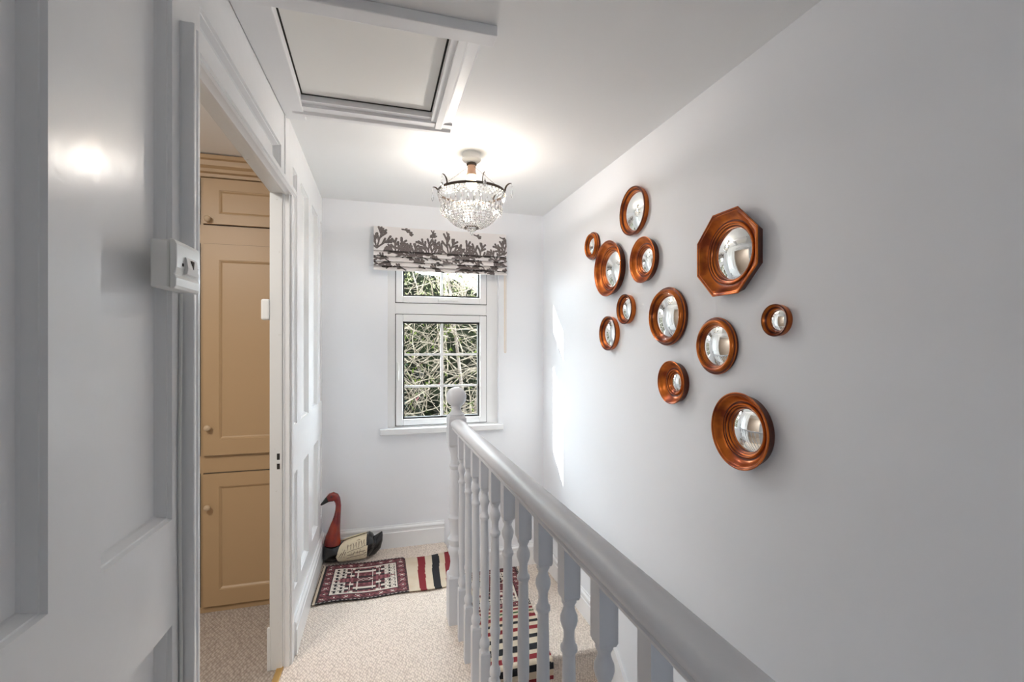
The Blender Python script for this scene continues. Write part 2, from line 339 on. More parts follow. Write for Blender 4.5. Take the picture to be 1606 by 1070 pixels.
# ------------------------------------------------------------------ window
wn = thing('window_1', '', '', ((WX0+WX1)/2, YF, WZ0)); del wn['label']; del wn['category']; struct(wn)
FY = 3.515
def ring(mb, x0, x1, z0, z1, wl, wr, wb, wt, y0, y1):
    mb.box((x0,y0,z0),(x0+wl,y1,z1)); mb.box((x1-wr,y0,z0),(x1,y1,z1)); mb.box((x0+wl,y0,z0),(x1-wr,y1,z0+wb)); mb.box((x0+wl,y0,z1-wt),(x1-wr,y1,z1))
mb = MB(); ring(mb, WX0, WX1, WZ0, WZ1, .056, .088, .012, .04, FY, 3.60); mb.box((WX0+.056, FY, 1.672), (WX1-.088, 3.60, 1.752)); mb.build('window_frame', 'upvc', wn, bevel=.003)
def sash(x0, x1, z0, z1, gx0, gx1, gz0, gz1, bars_z):
    mb = MB(); ring(mb, x0, x1, z0, z1, gx0-x0-.004, x1-gx1-.004, gz0-z0-.004, z1-gz1-.004, FY-.012, 3.58)
    o = mb.build('sash', 'upvc', wn, bevel=.005)
    mb = MB(); ring(mb, gx0-.0045, gx1+.0045, gz0-.0045, gz1+.0045, .012, .012, .012, .012, FY+.004, 3.56); mb.build('gasket', 'gasket', o)
    mb = MB(); mb.box((gx0, 3.535, gz0), (gx1, 3.539, gz1)); mb.build('pane', 'pane', o)
    mb = MB(); cx = (gx0+gx1)/2
    mb.box((cx-.010, 3.526, gz0), (cx+.010, 3.5345, gz1))
    for z in bars_z: mb.box((gx0, 3.5258, z-.008), (gx1, 3.5342, z+.008))
    mb.build('glazing_bar', 'upvc', o)
    mb = MB(); ring(mb, x0-.004, x1+.004, z0-.004, z1+.004, .004, .004, .004, .004, FY-.002, FY+.002); mb.build('seal_gap', 'gasket', o)
    return o
sash(.145, .815, .862, 1.668, .199, .760, .911, 1.614, (1.377, 1.142))
sash(.145, .815, 1.756, 2.116, .199, .760, 1.807, 2.07, ())
mb = MB(); mb.box((.45, FY-.028, 1.765), (.50, FY-.012, 1.785)); mb.box((.50, FY-.024, 1.773), (.60, FY-.014, 1.783)); mb.build('stay_handle', 'plastic', wn, bevel=.003)
mb = MB(); mb.box((.150, FY-.024, 1.20), (.168, FY-.012, 1.32)); mb.box((.152, FY-.040, 1.24), (.166, FY-.024, 1.26)); mb.box((.152, FY-.042, 1.19), (.164, FY-.034, 1.26)); mb.build('handle', 'plastic', wn, bevel=.003)
mb = MB(); mb.box((.033, YF-.040, .806), (.934, YF+.0, .850)); mb.box((WX0+.001, YF, .83), (WX1-.001, FY, .8505)); mb.build('window_sill', 'gloss', wn, bevel=.006)
# ------------------------------------------------------------------ roman blind
BW, NX = .962, 386
pth = []   # (y, z) profile down the cloth
yb = 3.440
def seg(p, q, n):
    for i in range(n): pth.append((p[0]+(q[0]-p[0])*i/n, p[1]+(q[1]-p[1])*i/n))
seg((yb, 2.281), (yb-.026, 2.108), 66)
zs = [2.108, 2.071, 2.034, 2.001]
zb_ = [2.071, 2.034, 2.001, 1.968]
for i in range(4):
    seg((yb-.026-.001*i, zs[i]), (yb+.002, zs[i]+.005), 4)
    seg((yb+.002, zs[i]+.005), (yb-.027-.001*i, zb_[i]), 14)
pth.append((yb-.027, zb_[3]))
NR = len(pth)-1
img = np.zeros((NR+40, NX), int)
rng = random.Random(3)
def dot(x, y, r):
    x0, x1 = int(x-r), int(x+r+1); y0, y1 = int(y-r), int(y+r+1)
    for a in range(max(0, x0), min(NX, x1+1)):
        for b in range(max(0, y0), min(NR+40, y1+1)):
            if (a-x)**2+(b-y)**2 <= r*r: img[b, a] = 1
def frond(x, y, ang, ln, wd, dep):
    n = int(ln); 
    for i in range(n):
        ang += rng.uniform(-.05, .05); x += math.sin(ang); y -= math.cos(ang)
        dot(x, y, wd*(1+.15*(i/n)) if dep == 0 else wd*.75)
        if dep > 0 and i > n*.25 and i % max(4, int(n/4)) == 0:
            s_ = 1 if (i//max(4, int(n/4))) % 2 else -1
            frond(x, y, ang+s_*rng.uniform(.5, .9), ln*rng.uniform(.4, .55), wd*.92, dep-1)
    if dep > 0:
        for s_ in (-.4, .4): frond(x, y, ang+s_, ln*.42, wd*.9, dep-1)
for (bx, by, spread) in ((62, 76, 1), (105, 84, 1), (150, 78, 1), (252, 86, 1), (210, 70, .8), (352, 84, .9), (300, 76, .8), (8, 60, .7), (376, 60, .6)):
    for a in np.linspace(-1.25*spread, 1.25*spread, 6 if spread == 1 else 4):
        frond(bx, by, a, rng.uniform(30, 48)*(1-.2*abs(a)), 2.9, 1)
for (bx, by, a) in ((12, 2, 2.2), (76, 4, 1.7), (90, 4, 2.4), (160, 2, 2.6), (168, 2, 3.4), (285, 6, 1.9), (365, 8, 2.0), (205, 3, 3.0)):
    frond(bx, by, a, 16, 2.4, 1)
for k in range(46):
    frond(rng.uniform(0, NX), rng.uniform(92, NR), rng.choice((-1.4, 1.4, 1.1, -1.1)), rng.uniform(14, 26), 2.6, 1)
for b in range(1, NR+38):
    for a in range(1, NX-1):
        if img[b, a] == 1 and rng.random() < .16: img[b, a] = 2
        if img[b, a] and not (img[b-1, a] and img[b+1, a] and img[b, a-1] and img[b, a+1]): img[b, a] = 2
M['cloth'] = mat('ivory_linen', (.82, .79, .78), .85); M['leafgrey'] = mat('grey_brown_print', (.185, .155, .15), .85); M['leafdark'] = mat('dark_grey_print', (.05, .045, .044), .85)
mb = MB(); ncol = NX+1
bx0 = -.009
V_ = [(bx0+BW*i/NX, y, z) for (y, z) in pth for i in range(ncol)]
F_ = []; MI = []
for r in range(NR):
    for i in range(NX):
        F_.append((r*ncol+i, r*ncol+i+1, (r+1)*ncol+i+1, (r+1)*ncol+i)); MI.append(int(img[r, i]))
mb.v = V_; mb.f = F_; mb.mi = MI
rb = thing('roman_blind', 'patterned roman blind with grey coral fronds folded up over the window', 'blind', (.47, YF, 2.28))
o = mb.build('blind_cloth', ['cloth', 'leafgrey', 'leafdark'], rb, fix=False)
sm = o.modifiers.new('thick', 'SOLIDIFY'); sm.thickness = .0012; sm.offset = 0
mb = MB(); mb.box((bx0, yb+.003, 2.255), (bx0+BW, YF-.0005, 2.281)); mb.box((bx0, yb+.0008, 2.255), (bx0+.004, YF-.001, 2.281)); mb.build('head_rail', 'cloth', rb)
mb = MB(); P = [(.944, 3.455, 2.26), (.944, 3.455, 1.40)] ; P += [(.950+.006*-math.cos(a), 3.455, 1.40-.012*math.sin(a)) for a in np.linspace(.3, math.pi-.3, 6)] + [(.956, 3.455, 1.40), (.956, 3.455, 2.26)]
mb.tube(P, .0022, 6); mb.build('pull_cord', 'cord', rb, smooth=60)

# ------------------------------------------------------------------ balustrade
bal = thing('balustrade', 'white banister with turned spindles and ball-topped newel post', 'banister', (.41, 1.3, 0))
NY = 2.458; bxc = .41
prof = [(.043,.236),(.040,.262),(.034,.285),(.031,.31),(.034,.34),(.040,.355),(.044,.372),(.040,.388),(.034,.395),(.036,.405),(.045,.418),(.045,.432),(.036,.442),(.031,.46),(.033,.50),(.037,.525),(.042,.535),(.042,.545),(.036,.552),(.033,.56),
        (.038,.60),(.0385,.66),(.035,.74),(.030,.795),(.034,.80),(.038,.806),(.038,.815),(.031,.822),(.028,.845),(.031,.875),(.039,.90),(.043,.922)]
mb = MB(); mb.lathe(prof, 32, (bxc, NY, 0))
def sqblock(mb, x, y, h, z0, z1, ch):
    for (za, ha, zb, hb) in ((z0, h*.86, z0+ch, h), (z0+ch, h, z1-ch, h), (z1-ch, h, z1, h*.86)):
        mb.add([(x-ha,y-ha,za),(x+ha,y-ha,za),(x+ha,y+ha,za),(x-ha,y+ha,za),(x-hb,y-hb,zb),(x+hb,y-hb,zb),(x+hb,y+hb,zb),(x-hb,y+hb,zb)],
               [(0,1,5,4),(1,2,6,5),(2,3,7,6),(3,0,4,7)] + ([(0,3,2,1)] if za == z0 else []) + ([(4,5,6,7)] if zb == z1 else []))
sqblock(mb, bxc, NY, .045, -.24, .25, .012); sqblock(mb, bxc, NY, .045, .915, 1.075, .012)
mb.build('newel_post', 'rail', bal, smooth=35)
mb = MB(); pb = [(.036,1.07),(.041,1.076),(.041,1.082),(.034,1.088),(.030,1.094),(.027,1.100),(.024,1.108),(.026,1.114)]
for a in np.linspace(-math.pi/2+.55, math.pi/2, 18): pb.append((.053*math.cos(a)+1e-6, 1.1705+.053*math.sin(a)))
mb.lathe(pb, 36, (bxc, NY, 0)); mb.build('ball_finial', 'rail', bal, smooth=45)
bp_ = [(.0175,.246),(.0155,.258),(.0150,.264),(.0185,.270),(.0200,.280),(.0185,.292),(.0130,.302),(.0120,.312),(.0135,.345),(.0150,.395),(.0160,.412),(.0185,.420),(.0190,.427),(.0185,.434),(.0155,.441),(.0150,.455),(.0168,.50),(.0172,.55),(.0165,.62),(.0150,.70),(.0140,.755),
       (.0145,.762),(.0185,.767),(.0185,.776),(.0140,.782),(.0120,.795),(.0125,.812),(.0165,.822),(.0195,.833),(.0190,.843),(.0150,.852),(.0120,.862),(.0130,.868),(.0165,.874),(.0170,.884),(.0185,.892)]
mb = MB(); mb.lathe(bp_, 24); sqblock(mb, 0, 0, .019, -.01, .252, .007); sqblock(mb, 0, 0, .019, .882, 1.014, .007)
proto = mb.build('baluster', 'rail', bal, smooth=35)
proto.location = (bxc, 2.29, 0)
for k in range(1, 17):
    b2 = proto.copy(); C.objects.link(b2); b2.location = (bxc, 2.29-.166*k, 0)
rh = [(0.0, 1.004), (0.024, 1.004), (0.029, 1.008), (0.03, 1.014), (0.027, 1.018), (0.028, 1.021), (0.034, 1.026), (0.037, 1.034), (0.036, 1.043), (0.031, 1.05), (0.022, 1.0555), (0.01, 1.0585), (0.0, 1.059)]
rp = rh + [(-a_, b_) for a_, b_ in rh[-2:0:-1]]
mb = MB(); mb.prism(rp, lambda a, b, t: (bxc+a, t, b), -.62, NY-.0448); mb.build('handrail', 'rail', bal, smooth=40)
mb = MB(); sqblock(mb, bxc, -.66, .045, 0.0, 1.075, .012); mb.lathe([(.03,1.07),(.025,1.10)]+[(.053*math.cos(a)+1e-6, 1.1705+.053*math.sin(a)) for a in np.linspace(-1.0, math.pi/2, 14)], 32, (bxc, -.66, 0)); mb.build('newel_post', 'rail', bal, smooth=35)

# ------------------------------------------------------------------ stairs
st = thing('staircase', 'cream carpeted stairs going down behind the banister from a quarter landing', 'stairs', (.88, 2.4, QZ))
def nosed(mb, x0, x1, y0, y1, z, dn):
    r = .018; P = [(y1, z), (y1, z-dn), (y0+.02, z-dn), (y0+.02, z-2*r-.012)]
    P += [(y0+r-r*math.sin(a), z-r-r*math.cos(a)*1.0) for a in np.linspace(0, math.pi, 9)]
    mb.prism(P, lambda a, b, t: (t, a, b), x0, x1)
mb = MB(); nosed(mb, .5, XW-.0185, 2.40, YF-.0185, QZ, .30); mb.build('quarter_landing', 'carpet', st, smooth=40)
for i in range(1, 9):
    mb = MB(); nosed(mb, .458, XW-.021, 2.42-.23*i-.02, 2.42-.23*(i-1)-.001, QZ-.2*i, .30); mb.build('step', 'carpet', st, smooth=40)

# ------------------------------------------------------------------ rugs
M['rmaroon'] = mat('maroon_wool', (.115, .026, .032), .95, var=(60, (.19, .06, .07), .4, .7)); M['rdark'] = mat('dark_wool', (.022, .015, .016), .95)
M['rrose'] = mat('rose_wool', (.27, .085, .095), .95); M['rivory'] = mat('ivory_wool', (.68, .62, .54), .95, bump=('noise', 120, .4, .002))
M['rred'] = mat('red_wool', (.20, .012, .018), .95, bump=('noise', 120, .4, .002)); M['rblack'] = mat('black_wool', (.012, .012, .015), .95)
M['rcream'] = mat('cream_kilim', (.60, .51, .39), .95, var=(8, (.54, .42, .30), .45, .7), bump=('noise', 120, .4, .002)); M['rgreen'] = mat('green_wool', (.03, .10, .03), .95)
RM = ['rmaroon', 'rdark', 'rrose', 'rivory', 'rred', 'rblack', 'rcream', 'rgreen']
def piled(u, v, L, Wd):
    """pile section: u 0..L along the rug, v 0..Wd across, metres -> material index"""
    e = min(v, Wd-v); eu = min(u, L-u)
    if e < .012: return 3 if (int(u/.011) % 2 == 0 and .003 < e < .009) else 1
    if eu < .006: return 1
    bo = min(eu, e-.008)
    if bo < .062:                        # main border: hooked diamonds
        t = u if e-.008 < eu else v
        c = (bo-.033); ph = (t % .062)-.031
        if abs(bo-.060) < .002 or abs(bo-.010) < .002: return 1
        if abs(abs(ph)+abs(c)*1.1-.022) < .0035: return 2
        if abs(ph) < .014 and abs(abs(ph)-abs(c)) < .0028 and int(t/.062) % 3 != 1: return 3
        if abs(ph) < .004 and abs(c) < .006: return 3
        if (int(t/.008)+int(bo/.008)) % 5 == 0: return 1
        return 0
    # field
    x = (u-.068)/(L-.136); y = (v-.078)/(Wd-.156)
    a = abs(x-.5)*2; b = abs(y-.5)*2
    if min(x, 1-x) < .012 or min(y, 1-y) < .018: return 3
    if a > .62 and b > .18 or a > .8 and b > .05*(1):       # ivory spandrels with hooks
        gx = (u % .034); gy = (v % .040)
        if abs(gx-.017) < .0045 and abs(gy-.020) < .014: return 1
        if abs(gy-.010) < .003 and gx > .010: return 1
        if abs(gy-.030) < .003 and gx < .026: return 1
        return 3
    if b < .16:                          # centre spine
        if a < .25 and abs(abs(((u % .03)-.015)) - abs(((v-Wd/2)))) < .003: return 3
        if a > .3 and int(u/.012) % 2 == 0: return 2
        return 0
    # stepped key meander
    k = max(a*1.25, 0) ; m = int((b*7+ (2 if .35 < a < .5 else 0)) ) % 4
    if .22 < a < .26 or .44 < a < .47: return 3 if b < .8 else 1
    if m == 0: return 3
    if m == 1: return 1
    if m == 2: return 0 if int(u/.01) % 3 else 2
    return 1 if .5 < a < .6 else 0
def rug(name, label, L, Wd, fncol, fnpos, cell=.0042):
    nu, nv = int(L/cell), int(Wd/cell); mb = MB()
    mb.v = [fnpos(L*i/nu, Wd*j/nv) for i in range(nu+1) for j in range(nv+1)]
    for i in range(nu):
        for j in range(nv):
            mb.f.append((i*(nv+1)+j, (i+1)*(nv+1)+j, (i+1)*(nv+1)+j+1, i*(nv+1)+j+1)); mb.mi.append(fncol(L*(i+.5)/nu, Wd*(j+.5)/nv))
    o = mb.build(name, RM, fix=False, smooth=60)
    s_ = o.modifiers.new('thick', 'SOLIDIFY'); s_.thickness = .004; s_.offset = -1 if False else 0
    return tag(o, label, 'rug')
def col1(u, v):
    if u < .018: return 6 if u > .003 else 1
    if u < .515: return piled(u-.018, v, .497, .470)
    w_ = .004*math.sin(v*11)+.0015*math.sin(v*31)
    x = u-.515+w_
    if .075 < x < .120+.006*v/.47: return 4
    if .172 < x < .222: return 5
    if .262 < x < .308: return 4
    return 6
def pos1(u, v):    # u: from the left wall to the right, v: towards the far wall
    wv = .008*math.sin(u*9+.6)*(v/.47) + .006*math.sin(u*17)
    sk = -.018*(1-v/.47)*max(0, 1-u/.5)
    sk2 = .024*(1-v/.47)*max(0, (u-.5)/.35)
    return (-.320+u+sk-sk2*2.2, 2.80+.002*math.sin(u*8)+v+wv-(.012 if u > .51 else 0)*(v/.47), .006+.0025*math.sin(u*13+v*5)+.0025)
rug('rug', 'maroon patterned rug with cream, red and black striped end lying below the carved swan', .822, .47, col1, pos1)
def col2(u, v):    # u from the far wall towards the stairs
    if u < .53: return piled(u, v, .53, .45)
    x = u-.53
    st_ = [(.02,.042,4),(.062,.078,7),(.100,.135,4),(.165,.19,5),(.225,.26,4),(.30,.335,5),(.385,.44,5),(.475,.515,4),(.55,.585,5),(.62,.66,4),(.69,.72,5)]
    x += .003*math.sin(v*13)
    for a, b, c in st_:
        if a < x < b: return c
    return 6
def pos2(u, v):
    th = .11
    # path: flat until the nosing then down the riser
    flat = 3.445-2.392; 
    if u < flat: y, z, k = 3.445-u, QZ+.007+.002*math.sin(u*12), 0
    else:
        s_ = u-flat; r = .026
        if s_ < r*math.pi/2: a = s_/r; y, z = 2.392-r*math.sin(a), QZ+.007-r*(1-math.cos(a))
        else: y, z = 2.392-r, QZ+.007-r-(s_-r*math.pi/2)
    return (1.035-.11*(u if u < flat else flat)-v, y, z)
rug('rug', 'striped and patterned rug running over the stair edge behind the spindles', 1.17, .45, col2, pos2)

# ------------------------------------------------------------------ carved swan
SY = 3.36
sw = thing('carved_swan', 'carved wooden swan with red neck and cream wings standing in the corner', 'ornament', (-.15, SY, 0))
def loft(sts, n=28, mi=0, power=1.0):
    # stations (x, z, ry, rz, tilt)
    mb = MB(); V_ = []
    for x, z, ry, rz, t in sts:
        for j in range(n):
            a = 2*math.pi*j/n; dz = rz*math.sin(a)
            V_.append((x+dz*math.sin(t), SY+ry*math.cos(a), z+dz*math.cos(t)))
    F = [(i*n+j, i*n+(j+1) % n, (i+1)*n+(j+1) % n, (i+1)*n+j) for i in range(len(sts)-1) for j in range(n)]
    F += [tuple(range(n))[::-1], tuple(range((len(sts)-1)*n, len(sts)*n))]
    mb.add(V_, F, mi); return mb
body = loft([(-.333,.055,.012,.02,0),(-.328,.062,.036,.046,0),(-.315,.064,.052,.058,0),(-.29,.064,.062,.061,0),(-.26,.064,.068,.0625,0),(-.22,.063,.073,.061,0),(-.18,.066,.076,.062,0),(-.13,.074,.078,.070,0),(-.08,.081,.076,.077,0),(-.045,.087,.070,.076,0),(-.02,.088,.058,.055,0),(0,.098,.04,.042,0),(.015,.105,.018,.022,0)])
body.build('body', 'blackpaint', sw, smooth=60)
# neck and head as one tapered sweep
nk = [((-.2725,SY,.118),.0555),((-.2715,SY,.14),.0535),((-.268,SY,.17),.0475),((-.262,SY,.20),.0405),((-.255,SY,.235),.033),((-.247,SY,.27),.0265),((-.241,SY,.305),.0215),((-.2365,SY,.34),.0185),((-.235,SY,.37),.0178),((-.238,SY,.395),.0185),((-.244,SY,.414),.0225),((-.254,SY,.426),.0285),((-.268,SY,.4315),.032),((-.282,SY,.428),.0295),((-.294,SY,.421),.0235),((-.304,SY,.415),.018)]
mb = MB(); mb.tube([p for p, r in nk], [r for p, r in nk], 24); mb.build('neck', 'redpaint', sw, smooth=60)
mb = MB(); mb.tube([(-.298,SY,.419),(-.308,SY,.412),(-.321,SY,.401),(-.336,SY,.389),(-.3455,SY,.383)], [.021,.0175,.013,.0085,.0045], 16); mb.build('bill', 'blackpaint', sw, smooth=60)
for s_ in (-1, 1):
    mb = MB(); mb.lathe([(1e-4,-.005),(.004,-.003),(.005,0),(.004,.003),(1e-4,.005)], 12); o = mb.build('eye', 'blackpaint', sw, smooth=60); o.location = Vector((-.276, SY+s_*.0300, .440))
# wings: domed shells either side
for s_ in (-1, 1):
    mb = MB(); nu, nv = 30, 24; V_ = []
    for i in range(nu+1):
        u = i/nu; x = -.238+.19*u
        top = .128+.040*max(0, (u-.15)/.85)**.8; bot = .014+.012*u
        if u < .2: hh = math.sqrt(max(0, 1-(1-u/.2)**2)); cz = .072; top = cz+(top-cz)*(.25+.75*hh); bot = cz+(bot-cz)*(.25+.75*hh)
        for j in range(nv+1):
            v = j/nv; z = bot+(top-bot)*v
            zc_ = .066; tt = .128+.040*max(0, (u-.15)/.85)**.8
            zz = (z-zc_)/((tt-zc_)*1.01) if z > zc_ else (zc_-z)/.066
            base = .0845*math.sqrt(max(0., 1-abs(zz)**2.3))*(1-.10*(2*u-1)**2)
            groove = .0022*max(0, math.sin((u*13+v*2.2)*math.pi))**6 if v > .5 else .0022*max(0, math.sin((v*9+u*1.5)*math.pi))**6
            y = base-groove
            V_.append((x+.012*(v-.5), SY+s_*max(y, .003), z))
    F = [(i*(nv+1)+j, (i+1)*(nv+1)+j, (i+1)*(nv+1)+j+1, i*(nv+1)+j+1) for i in range(nu) for j in range(nv)]
    mb.add(V_, F)
    o = mb.build('wing', 'carvedcream', sw, smooth=60); sd = o.modifiers.new('thick', 'SOLIDIFY'); sd.thickness = .006; sd.offset = 0
    # incised feather lines
    gm = MB()
    def onw(u, v):
        i = min(nu, max(0, int(round(u*nu)))); j = min(nv, max(0, int(round(v*nv)))); p = V_[i*(nv+1)+j]; return (p[0], p[1]+s_*.0035, p[2])
    for u0 in (.32, .41, .50, .59, .68, .77, .86): gm.tube([onw(u0+.03*t, .94-.30*t) for t in (0, .3, .6, 1)], [.001, .0026, .0022, .0008], 5)
    for v0 in (.18, .34, .52): gm.tube([onw(u, v0+.10*u) for u in np.linspace(.34, .95, 9)], .0014, 5)
    for u0 in (.45, .55, .65, .75, .85): gm.tube([onw(u0, .25+.1*u0), onw(u0+.02, .45+.1*u0)], .0012, 5)
    for u0 in (.08, .15, .22): gm.tube([onw(u0, .30), onw(u0+.06, .55), onw(u0+.13, .80)], [.001, .0022, .001], 5)
    gm.build('feather_groove', 'groove', o)
mb = loft([(-.062,.085,.074,.070,.0),(-.055,.097,.076,.073,.05),(-.040,.103,.072,.070,.1),(-.022,.100,.062,.060,.15),(-.008,.090,.050,.044,.2)]); mb.build('wing_band', 'blackpaint', sw, smooth=60)
mb = MB(); mb.tube([(-.055,SY,.060),(-.025,SY,.070),(.000,SY,.090),(.022,SY,.122),(.038,SY,.148),(.047,SY,.166)], [.058,.060,.052,.034,.016,.003], 20, flat=.7); mb.build('tail', 'blackpaint', sw, smooth=60)

# ------------------------------------------------------------------ convex mirrors on the right wall
def octr(a):                       # octagon with flat vertical and horizontal sides, apothem 1
    k = math.pi/4; b = (a+k/2) % k - k/2
    return 1/math.cos(b)
def mirror(y, z, r, d, gr, kind, label, shape='round', dark=False):
    t = thing('convex_mirror', label, 'mirror', (XW, y, z), 'convex mirrors on the right wall')
    m1, m2 = ('frame_dk', 'frame') if dark else ('frame', 'frame_dk')
    if kind == 'dish':             # deep dish: high rim falling inwards to a stepped ring round the glass
        d += .005
        w_ = r-gr; P = [(r*.90,0),(r*.93,d*.30),(r*.975,d*.72),(r,d*.88),(r*.998,d*.97),(r*.982,d),(r*.966,d*.985),(r*.958,d*.93),(r*.945,d*.915),(r*.925,d*.90)]
        for q in (.15, .35, .55, .78): P.append((r*.925-(r*.925-(gr+.34*w_))*q, d*(.90-.60*math.sin(q*math.pi/2))))
        P += [(gr+.34*w_,d*.30),(gr+.31*w_,d*.40),(gr+.25*w_,d*.44),(gr+.20*w_,d*.40),(gr+.18*w_,d*.30),(gr+.12*w_,d*.28),(gr+.09*w_,d*.20),(gr+.03*w_,d*.16),(gr-.001,d*.08)]
        gd = d*.08
    elif kind == 'torus':          # convex moulded rim: low outer step, round, step down to the glass
        w_ = r-gr; P = [(r*.96,0),(r*.99,d*.2),(r,d*.42),(r*.985,d*.55),(gr+.74*w_,d*.60),(gr+.72*w_,d*.72),(gr+.62*w_,d*.93),(gr+.50*w_,d),(gr+.38*w_,d*.95),(gr+.28*w_,d*.78),(gr+.26*w_,d*.70),(gr+.18*w_,d*.70),(gr+.15*w_,d*.62),(gr+.05*w_,d*.50),(gr-.001,d*.38)]
        gd = d*.38
    else:                          # plain: thin rounded hoop
        w_ = r-gr; P = [(r*.95,0),(r*.98,d*.5),(r,d*.82),(r*.985,d*.97),(r*.955,d),(r*.935,d*.95),(gr+.45*w_,d*.72),(gr+.42*w_,d*.60),(gr+.20*w_,d*.50),(gr-.001,d*.28)]
        gd = d*.28
    mb = MB(); n = 96
    if shape == 'oct':
        nk_ = len(P); cut = 12
        rf = lambda a, i: octr(a) if i < 10 else (octr(a)*.5+.5 if i < 12 else 1)
        mb.lathe(P, n, (0,0,0), '-X', rad=rf, cap=False)
    else: mb.lathe(P, n, (0,0,0), '-X', cap=False)
    dk = {0, 1, 2, 7, 13, 17, 20} if kind == 'dish' else ({0, 1, 3, 9, 11} if kind == 'torus' else {0, 1, 5, 8})
    for k in range(len(mb.f)):
        if k//n in dk: mb.mi[k] = 1
    o = mb.build('mirror_frame', [m1, m2], None, smooth=50 if shape != 'oct' else 25); o.parent = t
    # domed glass
    Rc = gr*2.1; h = Rc-math.sqrt(Rc*Rc-gr*gr)
    G = [(gr*math.sin(q*math.pi/2)+1e-5, gd+h*0+math.sqrt(Rc*Rc-(gr*math.sin(q*math.pi/2))**2)-(Rc-h)) for q in np.linspace(1, 0, 14)]
    mb = MB(); mb.lathe([(gr, gd-.003)]+G, 64, (0,0,0), '-X', cap=False); o = mb.build('mirror_glass', 'mirror', None, smooth=60); o.parent = t
    mb = MB(); mb.lathe([(r*.5, .0005), (r*.5, gd-.003), (gr*.99, gd-.0032), (1e-5, gd-.0032)], 32, (0,0,0), '-X', cap=False); o = mb.build('backing', 'dark', None); o.parent = t
    return t
ML = [
 (2.582,2.038,.082,.034,.054,'torus','small round mirror furthest left, touching a bigger dished one','round',False),
 (2.111,2.117,.122,.029,.098,'hoop','large thin-rimmed round mirror hanging highest of all','round',True),
 (2.353,1.865,.153,.036,.098,'dish','big dished mirror touching the small round one at far left','round',False),
 (2.011,1.853,.111,.028,.058,'dish','medium dished mirror just below the highest thin-rimmed mirror','round',False),
 (2.187,1.629,.078,.029,.057,'hoop','small plain hoop mirror, upper of the two small hoops at lower left','round',True),
 (2.369,1.509,.096,.030,.074,'hoop','plain hoop mirror at lower left, lower of the two small hoops','round',True),
 (1.825,1.569,.130,.038,.097,'torus','large rounded-rim mirror in the middle of the wall group','round',False),
 (1.777,1.279,.094,.031,.038,'dish','small deep-dished mirror with tiny glass below the central mirror','round',False),
 (1.519,1.437,.110,.027,.077,'torus','rounded-rim mirror below the octagonal one','round',False),
 (1.441,1.777,.154,.034,.096,'dish','big octagonal copper-coloured mirror','oct',False),
 (1.233,1.520,.053,.025,.036,'hoop','smallest round mirror furthest right, on its own','round',True),
 (1.374,1.137,.136,.036,.078,'dish','large dished mirror hanging lowest of all','round',False)]
for a in ML: mirror(*a)

# ------------------------------------------------------------------ chandelier
CXX, CYY = .492, 2.46
ch = thing('chandelier', 'crystal bowl chandelier on a dark ring hanging from the ceiling', 'chandelier', (CXX, CYY, HC))
def cb(mb, name, m, parent=ch, **k): return mb.build(name, m, parent, **k)
mb = MB(); mb.lathe([(.050,HC),(.050,HC-.004),(.047,HC-.006),(.046,HC-.022),(.050,HC-.028),(.051,HC-.034),(.043,HC-.044),(.028,HC-.050),(.022,HC-.052)], 36, (CXX,CYY,0)); cb(mb, 'ceiling_rose', 'plastic', smooth=40)
mb = MB(); mb.lathe([(.024,HC-.052),(.027,HC-.056),(.027,HC-.062),(.022,HC-.064)], 28, (CXX,CYY,0)); cb(mb, 'collar', 'bronze', smooth=40)
mb = MB(); mb.lathe([(.021,HC-.064),(.022,HC-.085),(.024,HC-.108),(.027,HC-.112),(.027,HC-.116),(.012,HC-.117)], 28, (CXX,CYY,0)); cb(mb, 'lamp_holder', 'copper', smooth=40)
bz = HC-.150
mb = MB(); mb.lathe([(.013,HC-.117),(.016,HC-.124),(.024,bz+.008),(.0285,bz-.006),(.027,bz-.020),(.018,bz-.032),(1e-4,bz-.037)], 24, (CXX,CYY,0)); cb(mb, 'bulb', 'bulb', smooth=60)
lamp('chandelier_light', 'POINT', (CXX, CYY, 2.262), 4.2, (1, .93, .86), shadow_soft_size=.022)
RZ, RR = 2.248, .178
mb = MB(); mb.lathe([(RR-.004,RZ-.006),(RR+.001,RZ-.006),(RR+.002,RZ),(RR+.001,RZ+.006),(RR-.004,RZ+.006),(RR-.004,RZ-.006)], 72, (CXX,CYY,0), cap=False); cb(mb, 'ring', 'bronze', smooth=40)
mb = MB(); mb.lathe([(.033,2.060),(.038,2.060),(.040,2.064),(.038,2.068),(.033,2.068),(.033,2.060)], 40, (CXX,CYY,0), cap=False); cb(mb, 'lower_ring', 'bronze', smooth=40)
def pt(a, r, z): return Vector((CXX+r*math.cos(a), CYY+r*math.sin(a), z))
for k in range(3):
    a = R(-60)+k*R(120); A, B = pt(a, .022, HC-.075), pt(a, RR-.002, RZ+.006); mb = MB(); n = 26
    for i in range(n):
        p = A.lerp(B, (i+.5)/n); d = (B-A).normalized(); s1 = d*.0042; q = Vector((0,0,1)).cross(d).normalized() if i % 2 else d.cross(Vector((0,0,1)).cross(d)).normalized()
        mb.tube([p-s1, p-s1*.4+q*.002, p+s1*.4+q*.002, p+s1], .0007, 4); mb.tube([p-s1, p-s1*.4-q*.002, p+s1*.4-q*.002, p+s1], .0007, 4)
    cb(mb, 'chain', 'bronze')
